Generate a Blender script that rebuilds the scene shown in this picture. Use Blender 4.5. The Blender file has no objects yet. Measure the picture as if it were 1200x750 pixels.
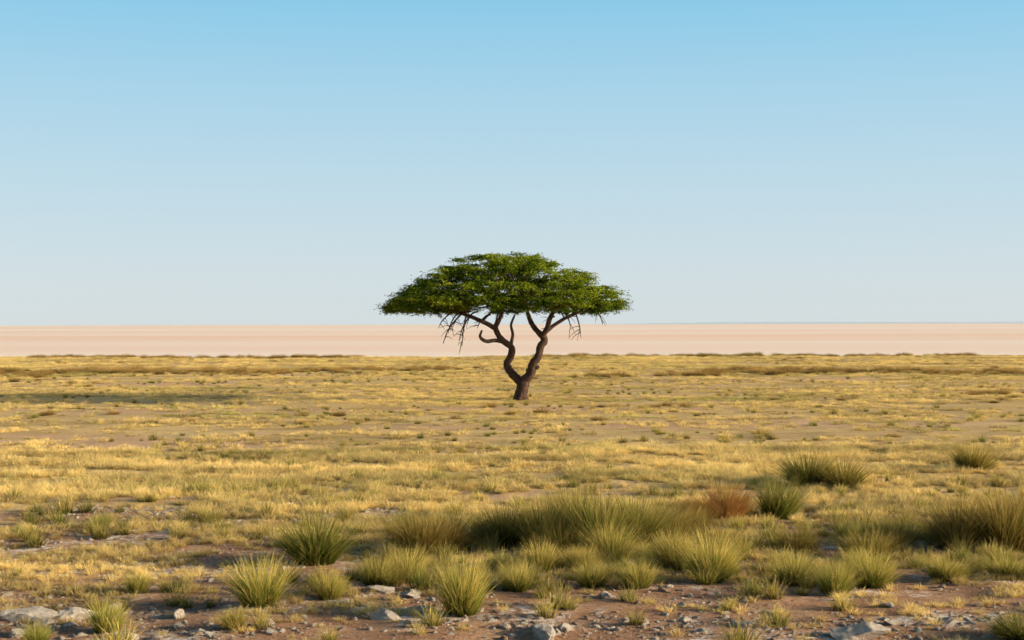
import bpy, math, random
import numpy as np
from mathutils import Vector
random.seed(7); rng=np.random.default_rng(7)
scene=bpy.context.scene
SUN_EL=math.radians(13.2); SUN_AZ=math.radians(97)   # azimuth clockwise from +Y

# ---------------------------------------------------------------- noise
def vnoise(x,y,seed=0):
    x=np.asarray(x,float); y=np.asarray(y,float)
    ix=np.floor(x); iy=np.floor(y); fx=x-ix; fy=y-iy
    def h(a,b):
        v=np.sin(a*127.1+b*311.7+seed*74.7)*43758.5453
        return v-np.floor(v)
    u=fx*fx*(3-2*fx); v=fy*fy*(3-2*fy)
    return (h(ix,iy)*(1-u)+h(ix+1,iy)*u)*(1-v)+(h(ix,iy+1)*(1-u)+h(ix+1,iy+1)*u)*v
def fbm(x,y,seed=0,o=4):
    s=0;a=.5;t=0
    for i in range(o):
        s=s+a*vnoise(x*2**i+i*17.3,y*2**i+i*9.1,seed+i); t+=a; a*=.5
    return s/t
def sstep(a,b,x):
    t=np.clip((x-a)/(b-a),0,1); return t*t*(3-2*t)
def edge_y(x): return 158+10*(fbm(np.asarray(x)/28,0*np.asarray(x),31,4)-.5)
def height(x,y):
    x=np.asarray(x,float); y=np.asarray(y,float)
    z=0.22*(fbm(x/9,y/9,3,3)-.5)+0.10*(fbm(x/1.1,y/1.1,5,3)-.5)*(1-sstep(45,80,y))
    z=z-0.8*sstep(-4,10,y-edge_y(x))
    return z

# ---------------------------------------------------------------- helpers
def new_mesh(name,V,F,mat=None,smooth=False):
    me=bpy.data.meshes.new(name); V=np.asarray(V,dtype=np.float32)
    if isinstance(F,np.ndarray):
        n,k=F.shape
        me.vertices.add(len(V)); me.vertices.foreach_set('co',V.ravel())
        me.loops.add(n*k); me.loops.foreach_set('vertex_index',F.astype(np.int32).ravel())
        me.polygons.add(n); me.polygons.foreach_set('loop_start',np.arange(0,n*k,k,dtype=np.int32))
        me.polygons.foreach_set('loop_total',np.full(n,k,dtype=np.int32))
        me.update(calc_edges=True); me.validate()
    else:
        me.from_pydata([tuple(map(float,v)) for v in V],[],F); me.update()
    if mat: me.materials.append(mat)
    if smooth: me.polygons.foreach_set('use_smooth',np.ones(len(me.polygons),dtype=bool))
    return me
def add_attr(me,name,vals,typ='FLOAT'):
    a=me.attributes.new(name,typ,'POINT')
    a.data.foreach_set('value' if typ in('FLOAT','INT') else 'vector',np.asarray(vals).ravel())
def obj(name,me,parent=None,coll=None):
    o=bpy.data.objects.new(name,me); (coll or scene.collection).objects.link(o)
    if parent: o.parent=parent
    return o
class M:
    def __init__(s,name):
        s.m=bpy.data.materials.new(name); s.m.use_nodes=True; s.t=s.m.node_tree; s.t.nodes.clear()
        s.out=s.n('ShaderNodeOutputMaterial')
    def n(s,typ,**k):
        nd=s.t.nodes.new(typ)
        for a,v in k.items(): setattr(nd,a,v)
        return nd
    def l(s,a,b): s.t.links.new(a,b)
    def noise(s,vec,scale,detail=4,rough=.55):
        nd=s.n('ShaderNodeTexNoise'); nd.inputs['Scale'].default_value=scale
        nd.inputs['Detail'].default_value=detail; nd.inputs['Roughness'].default_value=rough
        if vec is not None: s.l(vec,nd.inputs['Vector'])
        return nd.outputs['Fac']
    def ramp(s,fac,stops):
        nd=s.n('ShaderNodeValToRGB'); e=nd.color_ramp.elements
        while len(e)<len(stops): e.new(.5)
        for i,(p,c) in enumerate(stops):
            e[i].position=p; e[i].color=(*c,1) if len(c)==3 else c
        s.l(fac,nd.inputs['Fac']); return nd.outputs['Color']
    def mix(s,fac,a,b,mode='MIX'):
        nd=s.n('ShaderNodeMix',data_type='RGBA',blend_type=mode)
        for v,i in((fac,0),(a,6),(b,7)):
            if isinstance(v,(int,float)): nd.inputs[i].default_value=v
            elif isinstance(v,tuple): nd.inputs[i].default_value=(*v,1)
            else: s.l(v,nd.inputs[i])
        return nd.outputs[2]
    def math(s,op,a,b=None,clamp=False):
        nd=s.n('ShaderNodeMath',operation=op,use_clamp=clamp)
        for v,i in((a,0),(b,1)):
            if v is None: continue
            if isinstance(v,(int,float)): nd.inputs[i].default_value=v
            else: s.l(v,nd.inputs[i])
        return nd.outputs[0]
    def mapping(s,vec,scale):
        nd=s.n('ShaderNodeMapping'); nd.inputs['Scale'].default_value=scale; s.l(vec,nd.inputs['Vector']); return nd.outputs[0]
    def maprange(s,v,a,b,c=0,d=1):
        nd=s.n('ShaderNodeMapRange',interpolation_type='SMOOTHSTEP')
        s.l(v,nd.inputs[0])
        for i,x in enumerate((a,b,c,d)): nd.inputs[i+1].default_value=x
        return nd.outputs[0]
    def bsdf(s,col,rough=.9,bump=None,bs=.5,bd=.02,spec=.1):
        b=s.n('ShaderNodeBsdfPrincipled'); 
        if isinstance(col,tuple): b.inputs['Base Color'].default_value=(*col,1)
        else: s.l(col,b.inputs['Base Color'])
        b.inputs['Roughness'].default_value=rough; b.inputs['Specular IOR Level'].default_value=spec
        if bump is not None:
            bn=s.n('ShaderNodeBump'); bn.inputs['Strength'].default_value=bs; bn.inputs['Distance'].default_value=bd
            s.l(bump,bn.inputs['Height']); s.l(bn.outputs[0],b.inputs['Normal'])
        s.l(b.outputs[0],s.out.inputs[0]); return b
    def leafy(s,col,tr=.35):
        d=s.n('ShaderNodeBsdfDiffuse'); t=s.n('ShaderNodeBsdfTranslucent'); m=s.n('ShaderNodeMixShader')
        m.inputs[0].default_value=tr
        s.l(col,d.inputs[0]); s.l(col,t.inputs[0]); s.l(d.outputs[0],m.inputs[1]); s.l(t.outputs[0],m.inputs[2])
        s.l(m.outputs[0],s.out.inputs[0])

# ---------------------------------------------------------------- materials
def mat_ground():
    m=M('dry_savanna_soil'); tc=m.n('ShaderNodeTexCoord').outputs['Object']
    sep=m.n('ShaderNodeSeparateXYZ'); m.l(tc,sep.inputs[0]); Y=sep.outputs[1]
    soil=m.ramp(m.noise(tc,1.3,8,.65),[(.3,(.30,.155,.085)),(.5,(.47,.26,.15)),(.72,(.62,.40,.25))])
    fine=m.noise(tc,22,5,.7)
    soil=m.mix(.7,soil,m.ramp(fine,[(.32,(.28,.28,.28)),(.68,(1.3,1.25,1.2))]),'MULTIPLY')
    chalk=m.ramp(m.noise(tc,14,4,.6),[(.3,(.46,.38,.32)),(.6,(.80,.72,.64))])
    cm=m.math('MULTIPLY',m.maprange(m.noise(tc,.55,3,.6),.50,.62),m.maprange(m.noise(tc,6,6,.75),.47,.56))
    soil=m.mix(cm,soil,chalk)
    straw=m.ramp(m.noise(m.mapping(tc,(.12,.4,1)),1.0,8,.65),[(.3,(.42,.29,.12)),(.5,(.62,.43,.19)),(.7,(.78,.57,.29))])
    straw=m.mix(.5,straw,m.ramp(m.noise(tc,7,5,.7),[(.32,(.45,.42,.34)),(.65,(1.2,1.15,1.1))]),'MULTIPLY')
    # reddish bare patches showing through the turf
    bare=m.maprange(m.noise(m.mapping(tc,(.25,1,1)),.16,6,.65),.52,.60)
    straw=m.mix(m.math('MULTIPLY',bare,.75),straw,(.60,.37,.23))
    f=m.math('ADD',m.maprange(Y,20,36,-.25,.50),m.noise(m.mapping(tc,(.5,1,1)),.9,5,.6))
    col=m.mix(m.maprange(f,.38,.62),soil,straw)
    b=m.math('ADD',m.noise(tc,9,6,.7),m.math('MULTIPLY',m.noise(tc,45,3,.6),.4))
    m.bsdf(col,.95,b,1.0,.06); return m.m
def mat_pan():
    m=M('salt_pan_clay'); tc=m.n('ShaderNodeTexCoord').outputs['Object']
    a=m.noise(m.mapping(tc,(.0015,.012,1)),1,5,.6)
    b=m.noise(m.mapping(tc,(.0002,.0016,1)),1,4,.6)
    s=m.math('ADD',m.math('MULTIPLY',a,.55),m.math('MULTIPLY',b,.45))
    col=m.ramp(s,[(.38,(.95,.67,.52)),(.5,(.98,.77,.63)),(.62,(.99,.87,.76))])
    m.bsdf(col,.95,spec=0); return m.m
def mat_grass(name,base,mid,tip,green,gs=.12,tr=.35,use_obj_col=False,g0=.5,vlo=.6,vhi=1.25,gt=.5):
    """t = height along the blade"""
    m=M(name)
    t=m.n('ShaderNodeAttribute',attribute_name='t').outputs['Fac']
    oi=m.n('ShaderNodeObjectInfo')
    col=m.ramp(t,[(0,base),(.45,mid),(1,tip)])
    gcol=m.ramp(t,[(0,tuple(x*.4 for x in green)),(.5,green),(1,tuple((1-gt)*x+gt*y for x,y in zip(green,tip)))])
    if use_obj_col:
        s=m.n('ShaderNodeSeparateColor'); m.l(oi.outputs['Color'],s.inputs[0])
        g=s.outputs[0]; br=s.outputs[1]; orange=s.outputs[2]
        bl=m.n('ShaderNodeAttribute',attribute_name='br').outputs['Fac']
        g=m.math('ADD',g,m.math('MULTIPLY',m.math('SUBTRACT',bl,.45),1.5),True)
        col=m.mix(g,col,gcol)
        col=m.mix(orange,col,(.45,.20,.06))
        hsv=m.n('ShaderNodeHueSaturation'); m.l(col,hsv.inputs['Color']); m.l(br,hsv.inputs['Value']); col=hsv.outputs[0]
    else:
        n1=m.noise(m.mapping(oi.outputs['Location'],(.35,1,1)),gs,4,.6)
        g=m.math('ADD',m.maprange(n1,g0,.68,0,.8),m.math('MULTIPLY',m.math('SUBTRACT',oi.outputs['Random'],.65),.7),True)
        col=m.mix(g,col,gcol)
        n2=m.math('ADD',m.noise(m.mapping(oi.outputs['Location'],(.3,1.3,1)),.35,4,.65),m.math('MULTIPLY',m.math('SUBTRACT',oi.outputs['Random'],.5),.25))
        hsv=m.n('ShaderNodeHueSaturation'); m.l(col,hsv.inputs['Color']); m.l(m.maprange(n2,.3,.7,vlo,vhi),hsv.inputs['Value']); col=hsv.outputs[0]
    m.leafy(col,tr); return m.m
def mat_leaf():
    m=M('acacia_leaves')
    br=m.n('ShaderNodeAttribute',attribute_name='br').outputs['Fac']
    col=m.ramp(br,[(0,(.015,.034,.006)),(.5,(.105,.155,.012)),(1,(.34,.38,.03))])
    m.leafy(col,.35); return m.m
def mat_bark():
    m=M('acacia_bark'); tc=m.n('ShaderNodeTexCoord').outputs['Object']
    n=m.noise(m.mapping(tc,(3,3,1)),4,6,.7)
    col=m.ramp(n,[(.3,(.03,.018,.014)),(.55,(.085,.050,.037)),(.75,(.18,.11,.08))])
    m.bsdf(col,.9,n,1,.06); return m.m
def mat_rock(name,white):
    m=M(name); tc=m.n('ShaderNodeTexCoord').outputs['Object']; oi=m.n('ShaderNodeObjectInfo')
    n=m.noise(tc,4,8,.75)
    col=m.ramp(n,[(.3,(.36,.26,.18)),(.46,(.70,.58,.47)),(.65,(.86,.77,.67))])
    if not white: col=m.mix(m.maprange(oi.outputs['Random'],.35,1,0,.85),col,(.44,.26,.16))
    m.bsdf(col,.9,n,1,.15); return m.m
GROUND=mat_ground(); PAN=mat_pan(); LEAF=mat_leaf(); BARK=mat_bark(); ROCK=mat_rock('limestone',True); PEB=mat_rock('gravel_stone',False)
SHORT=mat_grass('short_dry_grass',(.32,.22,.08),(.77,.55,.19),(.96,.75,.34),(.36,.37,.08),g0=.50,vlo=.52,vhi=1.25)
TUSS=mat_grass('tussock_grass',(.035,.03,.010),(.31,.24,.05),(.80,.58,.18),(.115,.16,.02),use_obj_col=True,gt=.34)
SHRUB=mat_grass('low_shrub',(.12,.08,.03),(.36,.22,.07),(.56,.36,.12),(.17,.16,.04),gs=.05)

# ---------------------------------------------------------------- ground
def graded(a,b,step,grow,far):
    xs=list(np.arange(a,b+1e-6,step)); s=step
    while xs[-1]<far: s*=grow; xs.append(xs[-1]+s)
    return xs
xp=graded(0,14,.22,1.07,9000); xs=np.array([-v for v in xp[:0:-1]]+xp)
ys=np.array([-3000,-1000,-400,-150,-60,-25,-10,0,5,9]+list(np.arange(11,36,.2))+list(np.arange(36,80,.5))+list(np.arange(80,185,1.0)))
X,Y=np.meshgrid(xs,ys); Z=height(X,Y)
nx=len(xs);ny=len(ys)
i=np.arange(nx*ny).reshape(ny,nx)
F=np.stack([i[:-1,:-1],i[:-1,1:],i[1:,1:],i[1:,:-1]],-1).reshape(-1,4)
obj('ground',new_mesh('ground',np.stack([X,Y,Z],-1).reshape(-1,3),F,GROUND,True))
px=np.array([-40000,-8000,-2000,-500,0,500,2000,8000,40000.]); py=np.array([140,200,400,1000,3000,10000,45000.])
X,Y=np.meshgrid(px,py); i=np.arange(X.size).reshape(X.shape)
F=np.stack([i[:-1,:-1],i[:-1,1:],i[1:,1:],i[1:,:-1]],-1).reshape(-1,4)
obj('salt_pan',new_mesh('salt_pan',np.stack([X,Y,X*0-.4],-1).reshape(-1,3),F,PAN))
# distant far shore
hx=np.linspace(-2000,9000,240); hh=(8+20*fbm(hx/1500,hx*0,77,4))*sstep(500,2600,hx)
V=[];F=[]
for k,(a,b) in enumerate(zip(hx,hh)):
    V+=[(a,14000,-2),(a,14200,b),(a,15500,-2)]
    if k: q=3*(k-1); F+=[(q,q+3,q+4,q+1),(q+1,q+4,q+5,q+2)]
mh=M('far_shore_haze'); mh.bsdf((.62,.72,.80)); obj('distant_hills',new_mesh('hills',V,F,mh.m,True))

# ---------------------------------------------------------------- blades
def blades(n,R,hmin,hmax,w,lean,seed,bend=.5,seg=3,rootpow=.7):
    r=np.random.default_rng(seed)
    a=r.uniform(0,2*np.pi,n); rr=R*r.uniform(0,1,n)**rootpow
    bx=rr*np.cos(a); by=rr*np.sin(a)
    out=a+r.normal(0,.6,n)
    le=lean*(.25+.75*rr/R)*r.uniform(.4,1.4,n)
    H=r.uniform(hmin,hmax,n)*(1-.25*rr/R)
    dirx=np.cos(out)*np.sin(le); diry=np.sin(out)*np.sin(le); dz=np.cos(le)
    wa=r.uniform(0,np.pi,n); wx=np.cos(wa); wy=np.sin(wa)
    V=[];T=[]
    for k in range(seg+1):
        t=k/seg
        cx=bx+dirx*H*t+np.cos(out)*bend*H*t*t*np.sin(le)
        cy=by+diry*H*t+np.sin(out)*bend*H*t*t*np.sin(le)
        cz=dz*H*t*(1-.35*bend*t*np.sin(le))-.02*(k==0)
        ww=w*.5*(1-t**1.5*.9)
        V.append(np.stack([cx-wx*ww,cy-wy*ww,cz],-1)); V.append(np.stack([cx+wx*ww,cy+wy*ww,cz],-1))
        T+= [np.full(n,t)]*2
    V=np.stack(V,1).reshape(-1,3); T=np.stack(T,1).ravel()
    st=2*(seg+1); base=np.arange(n)[:,None]*st; F=[]
    for k in range(seg): F.append(base+np.array([2*k,2*k+1,2*k+3,2*k+2]))
    F=np.stack(F,1).reshape(-1,4)
    return V,F,T,np.repeat(r.uniform(0,1,n),st)
def blade_mesh(name,mat,*a,**k):
    V,F,T,B=blades(*a,**k); me=new_mesh(name,V,F,mat); add_attr(me,'t',T); add_attr(me,'br',B); return me

def scatter(name,P,rot,scl,var,coll):
    me=bpy.data.meshes.new(name); me.vertices.add(len(P)); me.vertices.foreach_set('co',P.astype(np.float32).ravel())
    add_attr(me,'rot',rot,'FLOAT_VECTOR'); add_attr(me,'scl',scl,'FLOAT_VECTOR'); add_attr(me,'var',var.astype(np.int32),'INT')
    o=obj(name,me)
    g=bpy.data.node_groups.new(name+'_scatter','GeometryNodeTree')
    g.interface.new_socket('Geometry',in_out='INPUT',socket_type='NodeSocketGeometry')
    g.interface.new_socket('Geometry',in_out='OUTPUT',socket_type='NodeSocketGeometry')
    N=g.nodes.new; L=g.links.new
    gi=N('NodeGroupInput'); go=N('NodeGroupOutput'); iop=N('GeometryNodeInstanceOnPoints')
    ci=N('GeometryNodeCollectionInfo'); ci.inputs['Collection'].default_value=coll
    ci.inputs['Separate Children'].default_value=True; ci.inputs['Reset Children'].default_value=True
    def na(nm,t):
        n=N('GeometryNodeInputNamedAttribute'); n.data_type=t; n.inputs[0].default_value=nm
        return [s for s in n.outputs if s.enabled and s.name=='Attribute'][0]
    e=N('FunctionNodeEulerToRotation'); L(na('rot','FLOAT_VECTOR'),e.inputs[0])
    L(gi.outputs[0],iop.inputs['Points']); L(ci.outputs[0],iop.inputs['Instance'])
    iop.inputs['Pick Instance'].default_value=True
    L(na('var','INT'),iop.inputs['Instance Index']); L(e.outputs[0],iop.inputs['Rotation']); L(na('scl','FLOAT_VECTOR'),iop.inputs['Scale'])
    L(iop.outputs[0],go.inputs[0])
    md=o.modifiers.new('scatter','NODES'); md.node_group=g
    return o
def template(name,meshes):
    c=bpy.data.collections.new(name)
    for k,me in enumerate(meshes): c.objects.link(bpy.data.objects.new('%s_part_%02d'%(name,k),me))
    return c

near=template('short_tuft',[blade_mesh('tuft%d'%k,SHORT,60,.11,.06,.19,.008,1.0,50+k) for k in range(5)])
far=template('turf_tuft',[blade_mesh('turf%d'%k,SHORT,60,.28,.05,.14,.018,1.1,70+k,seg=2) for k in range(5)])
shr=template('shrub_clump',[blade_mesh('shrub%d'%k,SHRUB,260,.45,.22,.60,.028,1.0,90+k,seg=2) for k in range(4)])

def region(n,y0,y1,hw=.47,extra=5):
    y=np.sqrt(rng.uniform(y0*y0,y1*y1,n)); x=rng.uniform(-1,1,n)*(hw*y+extra); return x,y
def fin(x,y,s,keep,nvar,hs=(.8,1.25)):
    x=x[keep];y=y[keep];s=s[keep];n=len(x)
    P=np.stack([x,y,height(x,y)],-1)
    rot=np.stack([rng.normal(0,.06,n),rng.normal(0,.06,n),rng.uniform(0,6.28,n)],-1)
    scl=np.stack([s,s,s*rng.uniform(*hs,n)],-1)
    return P,rot,scl,rng.integers(0,nvar,n)
# near grass
x,y=region(46000,11,40)
m1=fbm(x/2.2,y/1.4,11,4); m2=fbm(x/.6,y/.5,12,3)
dens=sstep(16.0,20.5,y)*.75+sstep(21,27,y)*.35+.06
keep=rng.uniform(0,1,len(x))<np.clip(dens*(.06+2.5*sstep(.45,.60,m1*.6+m2*.4)),0,1)
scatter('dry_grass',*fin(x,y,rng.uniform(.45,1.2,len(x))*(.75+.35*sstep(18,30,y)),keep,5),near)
# mid / far turf
x,y=region(64000,25,157)
m1=fbm(x/7,y/4,13,5); m2=fbm(x/1.3,y/1.3,14,3)
keep=(rng.uniform(0,1,len(x))<np.clip(sstep(26,38,y)*(.07+2.0*sstep(.44,.60,m1*.6+m2*.4)),0,1))&(y<edge_y(x)-1)
s=rng.uniform(.4,1.25,len(x))*(1+.25*sstep(60,150,y))
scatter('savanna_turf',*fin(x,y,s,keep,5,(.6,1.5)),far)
# shrubs / coarse grass bands in the distance
def band(cx,cy,hx_,hy_,n,s0,s1):
    bx=cx+rng.normal(0,hx_,n); by=cy+rng.normal(0,hy_,n); return bx,by,rng.uniform(s0,s1,n)
parts=[band(-30,106,4.5,2.4,100,.5,1.3),band(-19,104,3,2.0,55,.5,1.2),band(-37,99,4,2,45,.5,1.0),band(-10,109,5,2.4,70,.5,1.1),
 band(24,100,5.5,1.8,90,.5,1.3),band(12,95,1.6,.8,22,.5,1.2),band(7,93,1.2,.6,14,.5,1.1),band(19,104,2.5,1,30,.6,1.2),band(34,98,3,1.4,40,.5,1.0),
 band(-40,88,3,1,22,.5,.9),band(23,70,.6,.3,7,.5,.9)]
n=900; bx=rng.uniform(-90,90,n); by=edge_y(bx)-rng.uniform(.5,7,n)
kk=fbm(bx/9,by*0,21,3)>.45; parts.append((bx[kk],by[kk],rng.uniform(.4,1.15,kk.sum())))
n=900; bx,by=region(n,42,155); kk=fbm(bx/14,by/9,23,4)>.55; parts.append((bx[kk],by[kk],rng.uniform(.2,.7,kk.sum())))
x=np.concatenate([p[0] for p in parts]);y=np.concatenate([p[1] for p in parts]);s=np.concatenate([p[2] for p in parts])
scatter('low_shrubs',*fin(x,y,s,y>0,4,(.55,1.05)),shr)

# ---------------------------------------------------------------- tussocks
tm=[]
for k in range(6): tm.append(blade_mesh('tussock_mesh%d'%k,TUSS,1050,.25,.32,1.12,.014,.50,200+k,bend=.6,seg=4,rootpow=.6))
# X, Y, width, height, green, brightness, orange
TS=[(-2.93,21.2,1.2,.82,.8,.8,0),(-1.45,22.0,1.2,.74,.25,.72,.25),(-1.05,22.3,1.0,.66,.15,.7,.3),
(-.35,22.9,.9,.6,.4,.6,.15),(-.1,22.6,1.0,.78,.45,.6,.1),(.45,22.3,1.1,.95,.5,.7,.05),(1.0,22.9,1.3,1.12,.5,.8,.05),(1.35,22.1,1.3,1.05,.6,.8,0),(1.95,22.5,1.2,.95,.5,.8,0),
(2.5,22.9,1.0,.7,.35,.75,.15),(1.48,21.2,.85,.66,.35,1.05,0),(.75,21.7,.9,.62,.5,.65,.1),(2.9,23.4,.9,.6,.3,.7,.2),
(-3.15,17.8,.85,.72,.4,1.3,0),(-.62,17.2,.75,.84,.45,1.3,0),(2.7,19.3,.85,.8,.3,1.3,0),(2.35,20.4,.8,.65,.3,1.0,.05),
(3.8,25.4,1.1,.75,.1,1.0,.8),(3.25,25.2,.8,.55,.1,.9,.6),(4.75,25.6,.95,.92,.8,.9,0),(6.3,30.4,1.3,.85,.6,.75,0),(7.0,30.1,1.2,.72,.45,.8,.1),
(10.9,33.7,1.25,.78,.3,.9,.1),(7.0,22.3,1.3,.9,.25,.8,.3),(7.6,22.0,1.5,1.1,.35,.8,.2),(8.2,22.6,1.4,1.05,.2,.85,.45),(8.9,22.4,1.4,1.05,.3,.85,.35),
(3.75,19.0,.65,.5,.4,1.15,0),(4.15,18.3,.6,.5,.6,1.15,0),(4.75,18.8,.75,.55,.45,1.2,0),(5.9,19.4,.7,.42,.35,1.1,0),(6.8,19.6,.7,.4,.4,1.1,0),
(-4.72,16.5,.5,.45,.6,1.4,0),(-5.3,15.8,.35,.32,.8,1.4,0),(-3.2,16.4,.38,.30,.4,1.1,.1),(-4.95,18.8,.4,.36,.4,1.1,0),
(-2.35,18.2,.48,.45,.35,1.2,0),(-1.85,19.2,.65,.48,.4,1.1,0),(-1.45,19.5,.65,.55,.3,1.2,0),(.4,20.1,.6,.55,.25,1.2,.05),(1.05,18.9,.55,.42,.35,1.15,0),
(1.65,18.8,.55,.45,.3,1.2,0),(.05,18.7,.5,.44,.3,1.15,0),(5.65,15.8,.9,.32,.85,.7,0),
(3.2,21.6,.9,.5,.3,.7,.2),(4.4,21.9,.8,.48,.4,.7,.2),(5.3,21.2,.9,.55,.4,.8,.15),(4.9,20.2,.6,.4,.4,1.1,0),(1.0,20.2,.6,.45,.3,1.1,.1),(6.0,22.4,.9,.5,.3,.75,.25)]
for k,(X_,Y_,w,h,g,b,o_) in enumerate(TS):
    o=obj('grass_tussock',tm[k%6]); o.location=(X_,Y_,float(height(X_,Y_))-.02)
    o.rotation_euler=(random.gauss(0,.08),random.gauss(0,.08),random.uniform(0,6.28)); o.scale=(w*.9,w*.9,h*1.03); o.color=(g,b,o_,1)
# small tufts: one instanced mass
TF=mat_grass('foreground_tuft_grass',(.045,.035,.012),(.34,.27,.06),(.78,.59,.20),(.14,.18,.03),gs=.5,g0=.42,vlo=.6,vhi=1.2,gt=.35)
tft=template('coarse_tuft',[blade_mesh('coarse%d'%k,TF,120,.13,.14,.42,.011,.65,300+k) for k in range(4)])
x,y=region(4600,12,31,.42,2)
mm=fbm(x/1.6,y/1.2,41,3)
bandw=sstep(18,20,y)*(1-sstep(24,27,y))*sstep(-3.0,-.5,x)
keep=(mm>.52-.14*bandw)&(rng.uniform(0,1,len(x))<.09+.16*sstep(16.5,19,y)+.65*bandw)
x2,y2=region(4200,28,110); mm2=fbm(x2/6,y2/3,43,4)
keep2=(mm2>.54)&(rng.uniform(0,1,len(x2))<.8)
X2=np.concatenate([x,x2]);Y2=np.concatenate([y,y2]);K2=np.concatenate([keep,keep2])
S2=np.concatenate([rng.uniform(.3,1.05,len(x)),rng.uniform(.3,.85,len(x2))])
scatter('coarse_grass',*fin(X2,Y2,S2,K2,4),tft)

# ---------------------------------------------------------------- rocks
def rock_mesh(name,seed,mat,flat=.55,sub=4):
    import bmesh
    bm=bmesh.new(); bmesh.ops.create_icosphere(bm,subdivisions=sub,radius=1)
    r=np.random.default_rng(seed); dirs=r.normal(0,1,(14,3)); dirs/=np.linalg.norm(dirs,axis=1)[:,None]; off=r.uniform(.45,.8,14)
    for v in bm.verts:
        p=np.array(v.co)
        for d,c in zip(dirs,off):
            q=p@d
            if q>c: p=p-d*(q-c)
        nz=float(fbm(p[0]*3+p[2]*2+50,p[1]*3+seed,seed,4))-.5
        p=p*(1+.35*nz); v.co=(p[0]*1.25,p[1]*.9,p[2]*flat)
    me=bpy.data.meshes.new(name); bm.to_mesh(me); bm.free(); me.materials.append(mat); return me
rm=[rock_mesh('rock%d'%k,400+k,ROCK) for k in range(5)]
RK=[(3.85,15.95,.34,.17),(-5.35,17.3,.28,.13),(-5.85,17.2,.32,.14),(-5.0,17.7,.18,.09),(-4.3,16.0,.16,.09),(-4.5,16.2,.12,.07),(-4.05,17.3,.14,.09),(.35,16.1,.24,.12),(.6,16.35,.12,.07),
(-1.7,18.7,.22,.09),(-1.3,18.4,.2,.09),(-1.5,16.9,.22,.08),(-1.15,17.4,.15,.07),(1.2,18.2,.14,.09),(-2.9,16.5,.12,.09),(-2.75,16.2,.09,.06),(20.2,51.5,.2,.16),(-2.2,25.5,.16,.07),(-3.4,26,.15,.06),(-5.7,16.3,.16,.08),(-5.2,16.8,.12,.06),
(-2.1,17.9,.13,.06),(-.9,18.8,.12,.06),(2.1,17.6,.08,.05),(4.6,17.5,.10,.06),(-3.6,16.2,.10,.06),(5.1,16.6,.12,.06),(2.6,16.4,.10,.05),(-3.9,16.6,.10,.06),(-5.6,16.9,.13,.06),(4.4,16.5,.12,.06)]
for k,(a,b,r_,h) in enumerate(RK):
    o=obj('limestone_rock',rm[k%5]); o.location=(a,b,float(height(a,b))+h*.25); o.scale=(r_,r_,h*1.6); o.rotation_euler=(random.gauss(0,.12),random.gauss(0,.12),random.uniform(0,6.28))
peb=template('pebble',[rock_mesh('pebble%d'%k,500+k,PEB,.6,2) for k in range(4)])
x,y=region(56000,11,32,.42,2); mm=fbm(x/1.3,y/.9,51,4)
keep=rng.uniform(0,1,len(x))<np.clip(.12+2.5*sstep(.5,.66,mm),0,1)*(1-.7*sstep(19,21,y)*(1-sstep(23.5,25,y)))*(1-.8*sstep(27,31,y))
s=.010+.030*rng.uniform(0,1,len(x))**3+.055*(rng.uniform(0,1,len(x))<.03)
# pale gravel spreads
gx=[];gy=[]
for cx,cy,sx,sy,n in((-3.6,27.5,1.6,.9,900),(-1.9,26.5,1.2,.5,550),(-6.6,26.5,1.4,.6,450),(-5.4,17.2,.8,.5,520),(-1.6,17.9,.8,.6,460),(.3,16.6,1.0,.4,320),(4.2,16.3,1.2,.4,380),(-7.5,23,1,.6,300),(1.2,26.8,1,.4,260),(-5.0,21.5,1.2,.5,260),(-3.4,16.3,.6,.25,160)):
    gx.append(cx+rng.normal(0,sx,n)); gy.append(cy+rng.normal(0,sy,n))
gx=np.concatenate(gx);gy=np.concatenate(gy); gs_=.012+.052*rng.uniform(0,1,len(gx))**2.5
x=np.concatenate([x,gx]);y=np.concatenate([y,gy]);s=np.concatenate([s,gs_]);keep=np.concatenate([keep,np.ones(len(gx),bool)])
scatter('gravel',*fin(x,y,s,keep,4,(.7,1.2)),peb)

# ---------------------------------------------------------------- acacia tree
U=1/25.43
tree=bpy.data.objects.new('acacia_tree',None); scene.collection.objects.link(tree)
tree.location=(.39,65.5,float(height(.39,65.5)))
WV=[];WF=[]
def catmull(P,n):
    P=[np.array(p,float) for p in P]; P=[2*P[0]-P[1]]+P+[2*P[-1]-P[-2]]; out=[]
    for i in range(1,len(P)-2):
        for j in range(n):
            t=j/n; a,b,c,d=P[i-1:i+3]
            out.append(.5*((2*b)+(-a+c)*t+(2*a-5*b+4*c-d)*t*t+(-a+3*b-3*c+d)*t**3))
    out.append(P[-2]); return out
def tube(P,sides=8,n=4,rough=.08):
    C=catmull(P,n); base=len(WV); up=np.array([.3,1,.1])
    for i,c in enumerate(C):
        d=C[min(i+1,len(C)-1)][:3]-C[max(i-1,0)][:3]; d/=np.linalg.norm(d)+1e-9
        a=np.cross(d,up); a/=np.linalg.norm(a)+1e-9; b=np.cross(d,a)
        for k in range(sides):
            an=2*math.pi*k/sides; r=max(c[3],.004)*(1+rough*random.uniform(-1,1))
            WV.append(c[:3]+r*(a*math.cos(an)+b*math.sin(an)))
        if i:
            for k in range(sides):
                q=base+(i-1)*sides; WF.append((q+k,q+(k+1)%sides,q+sides+(k+1)%sides,q+sides+k))
    WF.append(tuple(base+(len(C)-1)*sides+k for k in range(sides)))
    return C
def T(L): return [(x*U,y*U,z*U,r*U) for x,y,z,r in L]
big=lambda L: tube(T(L),14,5,.10)
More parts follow.
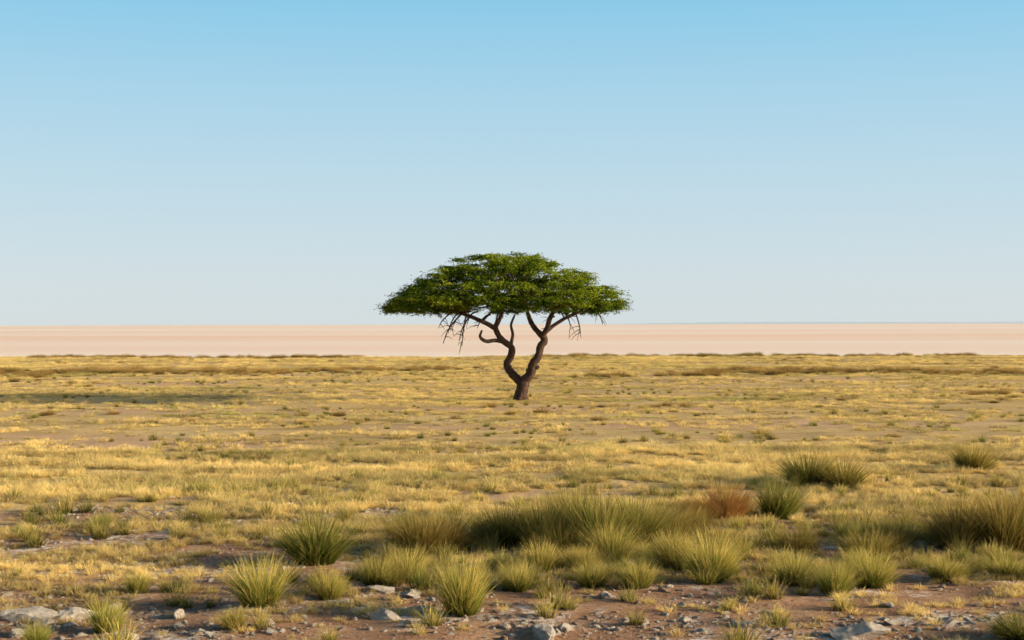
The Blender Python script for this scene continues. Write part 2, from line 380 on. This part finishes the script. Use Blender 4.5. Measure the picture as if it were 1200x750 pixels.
# coordinates in units of 1/25.43 m: x, depth, z, radius
big([(0,0,-6,12),(0,0,1,9),(1,0,10,7.2),(3,0,19,7.2),(5,0,27,5.5)])
for a in range(6):
    an=a*1.05+.3; big([(1,0,9,4),(math.cos(an)*6,math.sin(an)*6,2,3),(math.cos(an)*13,math.sin(an)*13,-5,1.5)])
SL=big([(3,0,17,5.5),(-4,2,25,5),(-11,4,32,4.8),(-16,6,42,4.4),(-11,6,52,4.2),(-11,4,62,3.8),(-21,2,70,3.6),(-27,1,78,3.3),(-30,0,88,3.2)])
big([(-12,6,55,2.6),(-11,9,66,2.2),(-9,12,77,1.8),(-11,14,88,1.5),(-7,18,99,1.2)])
SR=big([(4,0,22,6),(12,-3,32,5.2),(14,-5,42,4.9),(21,-6,52,4.6),(23,-5,62,4.4),(28,-3,70,4.2),(24,-3,78,3.8)])
big([(8,-2,33,4),(14,-4,37,3),(20,-5,39,2.4),(22,-5,40,1.0)])
big([(-18,4,68,2.6),(-30,0,70,2.3),(-40,-4,69,2.2),(-47,-6,74,1.8),(-45,-8,82,1.0)])
SR1=big([(25,-3,75,3.6),(17,-2,84,3.2),(12,2,92,2.8),(8,6,104,2.2)])
SR2=big([(25,-3,74,3.4),(31,-6,84,3.2),(34,-10,95,2.8),(40,-14,106,2.2)])
SR3=big([(30,-4,80,2.4),(40,0,88,2.2),(55,5,97,2.0),(72,8,104,1.6)])
SL1=big([(-30,0,85,3),(-24,6,96,2.4),(-20,12,108,2)])
SL2=big([(-29,0,84,3),(-42,-4,91,2.6),(-58,-8,98,2.2),(-76,-10,104,1.6)])
starts=[c for s in(SR1[6:],SR2[6:],SR3[4:],SL1[4:],SL2[4:],SL[-4:],SR[-3:]) for c in s]
CX=-.72; RX=5.5; RY=5.0
Tz=lambda p: np.interp(p,[0,.25,.42,.58,.75,.9,1.0],[6.84,6.78,6.54,6.12,5.58,5.05,4.55])
Bz=lambda p: np.interp(p,[0,.4,.7,1.0],[4.3,4.05,3.9,4.05])
limbs=[]
for k in range(34):
    th=k*2.399+random.uniform(-.2,.2); rho=math.sqrt((k+.5)/34)*.93
    ex=CX+RX*rho*math.cos(th); ey=RY*rho*math.sin(th); ez=Bz(rho)+(Tz(rho)-Bz(rho))*random.uniform(.3,.6)
    e=np.array([ex,ey,ez])
    s0=min(starts,key=lambda c:np.linalg.norm((c[:3]-e)*np.array([1,1,.6]))+.0)
    s=s0[:3]; L=np.linalg.norm(e-s); r0=min(s0[3]*.7,.018+.012*L)
    pts=[(*s,r0)]
    for t in(.3,.6,.85,1):
        q=s+(e-s)*t; q[2]=s[2]+(e[2]-s[2])*(t**.8)
        q+=np.array([random.gauss(0,.05*L),random.gauss(0,.05*L),random.gauss(0,.03*L)])*(t<1)
        pts.append((*q,max(r0*(1-.75*t),.012)))
    limbs+=tube(pts,6,4)[3:]
def hang(x0,y0,z0,x1,z1,n=5):
    m=[(x0+(x1-x0)*.35,z0+(z1-z0)*.1),(x0+(x1-x0)*.8,z0+(z1-z0)*.55)]
    c=tube([(x0*U,y0*U,z0*U,.05),(m[0][0]*U,y0*U-.1,m[0][1]*U,.04),(m[1][0]*U,y0*U-.2,m[1][1]*U,.028),(x1*U,y0*U-.2,z1*U,.010)],5,4)
    for j in range(n):
        s=c[random.randrange(4,len(c)-1)][:3]; d=np.array([random.uniform(-.55,.45),random.uniform(-.4,.4),random.uniform(-.6,.1)])
        tube([(*s,.018),(*(s+d*.5+np.array([0,0,.05])),.013),(*(s+d),.006)],4,3)
hang(-58,-10,104,-90,66,9); hang(-50,5,104,-72,70,7); hang(-66,-14,106,-84,78,7); hang(62,8,104,71,72,6); hang(50,-12,102,58,84,5)
hang(-70,0,106,-96,84,6); hang(85,0,106,96,88,5); hang(-35,-20,100,-50,84,5); hang(40,12,98,30,80,4); hang(-62,-4,100,-68,64,8)
# foliage
LV=[];LB=[]
pads=[]
while len(pads)<760:
    th=random.uniform(0,2*math.pi); rho=math.sqrt(random.random())
    lump=.91+.14*float(vnoise(th*2.2,0.3,61))+.04*math.sin(th*5)
    p=rho*lump; x=CX+RX*p*math.cos(th); y=RY*p*math.sin(th)
    tz=Tz(rho)+.50*(float(fbm(x/1.0,y/1.0,63,2))-.5); bz=Bz(rho)+.7*(float(fbm(x/1.0+9,y/1.0,64,2))-.5)
    u=random.random()**1.5; z=tz-.12-(tz-bz-.2)*u
    if z<bz: continue
    if u>.2 and float(fbm(x/.8,y/.8+z*1.5,66,2))<.41: continue
    pads.append((x,y,z,rho,u))
for (x,y,z,rho,u) in pads:
    c=np.array([x,y,z]); e=min(limbs,key=lambda q:(q[0]-x)**2+(q[1]-y)**2+2*(q[2]-z)**2)
    d=c-e[:3]; ms=e[:3]+d*.5+np.array([0,0,-.08])
    tube([(*e[:3],.016),(*ms,.012),(*c,.007)],4,2)
    R=random.uniform(.28,.62); tone=random.uniform(-.30,.30)+(.20 if u<.25 else -.08)  # random leaf tone; sunlit top painted in: upper pads lighter, lower ones darker
    nt=24
    an=rng.uniform(0,2*np.pi,nt); el=rng.normal(.2,.30,nt)
    D=np.stack([np.cos(an)*np.cos(el),np.sin(an)*np.cos(el),np.sin(el)*.65],-1)
    rad=np.array([x-CX,y,0]); rl=np.linalg.norm(rad)+.1
    D=D+rad/rl*.5*rho
    Ln=R*rng.uniform(.6,1.3,nt)
    nl=11
    t=rng.uniform(.12,1,(nt,nl)); pos=c+D[:,None,:]*(Ln[:,None]*t)[:,:,None]
    pos[:,:,2]-=.12*t*t
    pos=pos+rng.normal(0,.026,pos.shape)
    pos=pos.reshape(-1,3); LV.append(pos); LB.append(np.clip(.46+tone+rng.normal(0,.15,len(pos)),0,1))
P=np.concatenate(LV);B=np.concatenate(LB);n=len(P)
a=rng.normal(0,1,(n,3)); a[:,2]*=.5; a/=np.linalg.norm(a,axis=1)[:,None]
nn=rng.normal(0,.9,(n,3))+np.array([0,0,.6]); b=np.cross(nn,a); b/=np.linalg.norm(b,axis=1)[:,None]
ln=rng.uniform(.035,.075,n)[:,None]; wd=rng.uniform(.012,.022,n)[:,None]
V=np.stack([P-a*ln,P+b*wd,P+a*ln,P-b*wd],1).reshape(-1,3)
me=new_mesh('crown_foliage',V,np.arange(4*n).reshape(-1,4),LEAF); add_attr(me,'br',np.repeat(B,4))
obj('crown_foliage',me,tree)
obj('trunk_and_branches',new_mesh('trunk_and_branches',WV,WF,BARK,True),tree)

# ---------------------------------------------------------------- light, sky, camera
w=bpy.data.worlds.new('World'); scene.world=w; w.use_nodes=True; nt=w.node_tree
SK=.13
dirv=Vector((math.sin(SUN_AZ)*math.cos(SUN_EL),math.cos(SUN_AZ)*math.cos(SUN_EL),math.sin(SUN_EL)))
bg=nt.nodes['Background']; sky=nt.nodes.new('ShaderNodeTexSky'); sky.sky_type='NISHITA'; sky.sun_disc=False
sky.sun_elevation=SUN_EL; sky.sun_rotation=SUN_AZ; sky.altitude=1100; sky.air_density=1.0; sky.dust_density=.6; sky.ozone_density=1.0
# sky colour by elevation angle; warm glow added round sun to brighten ground
tc=nt.nodes.new('ShaderNodeTexCoord'); sp=nt.nodes.new('ShaderNodeSeparateXYZ'); nt.links.new(tc.outputs['Generated'],sp.inputs[0])
rp=nt.nodes.new('ShaderNodeValToRGB'); e=rp.color_ramp.elements
stops=[(0,(.66,.735,.775)),(.04,(.63,.735,.80)),(.10,(.53,.72,.83)),(.16,(.41,.68,.85)),(.22,(.27,.62,.85)),(.40,(.10,.23,.38)),(1,(.04,.09,.17))]
while len(e)<len(stops): e.new(.5)
for i,(p,c) in enumerate(stops): e[i].position=p; e[i].color=(*c,1)
nt.links.new(sp.outputs[2],rp.inputs[0])
sc=nt.nodes.new('ShaderNodeVectorMath'); sc.operation='SCALE'; sc.inputs[3].default_value=1/SK
nt.links.new(rp.outputs[0],sc.inputs[0])
mx=nt.nodes.new('ShaderNodeMix'); mx.data_type='RGBA'; mx.inputs[0].default_value=.9
nt.links.new(sky.outputs[0],mx.inputs[6]); nt.links.new(sc.outputs[0],mx.inputs[7])
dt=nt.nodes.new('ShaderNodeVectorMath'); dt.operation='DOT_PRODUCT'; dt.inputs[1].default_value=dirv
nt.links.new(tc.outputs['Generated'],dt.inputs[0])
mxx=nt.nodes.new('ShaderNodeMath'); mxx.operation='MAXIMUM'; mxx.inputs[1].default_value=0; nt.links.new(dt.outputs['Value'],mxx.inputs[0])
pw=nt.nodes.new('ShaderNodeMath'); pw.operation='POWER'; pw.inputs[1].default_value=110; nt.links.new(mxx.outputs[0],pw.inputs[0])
added_glow=nt.nodes.new('ShaderNodeVectorMath'); added_glow.operation='SCALE'; added_glow.inputs[0].default_value=(92/SK,76/SK,52/SK); nt.links.new(pw.outputs[0],added_glow.inputs[3])
ad=nt.nodes.new('ShaderNodeVectorMath'); ad.operation='ADD'; nt.links.new(mx.outputs[2],ad.inputs[0]); nt.links.new(added_glow.outputs[0],ad.inputs[1])
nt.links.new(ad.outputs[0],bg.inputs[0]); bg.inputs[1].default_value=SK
sd=bpy.data.lights.new('sun','SUN'); sd.energy=5; sd.angle=math.radians(.5); sd.color=(1,.86,.62)
so=bpy.data.objects.new('sun',sd); scene.collection.objects.link(so)
so.rotation_euler=dirv.to_track_quat('Z','Y').to_euler(); so.location=(60,-20,40)
cam=bpy.data.cameras.new('camera'); cam.lens=50; cam.sensor_width=36; cam.clip_end=100000; cam.clip_start=.1
co=bpy.data.objects.new('camera',cam); scene.collection.objects.link(co); co.location=(0,0,3.5)
co.rotation_euler=(math.radians(90.17),math.radians(.15),0); scene.camera=co
scene.view_settings.view_transform='Standard'; scene.view_settings.look='None'; scene.view_settings.exposure=0
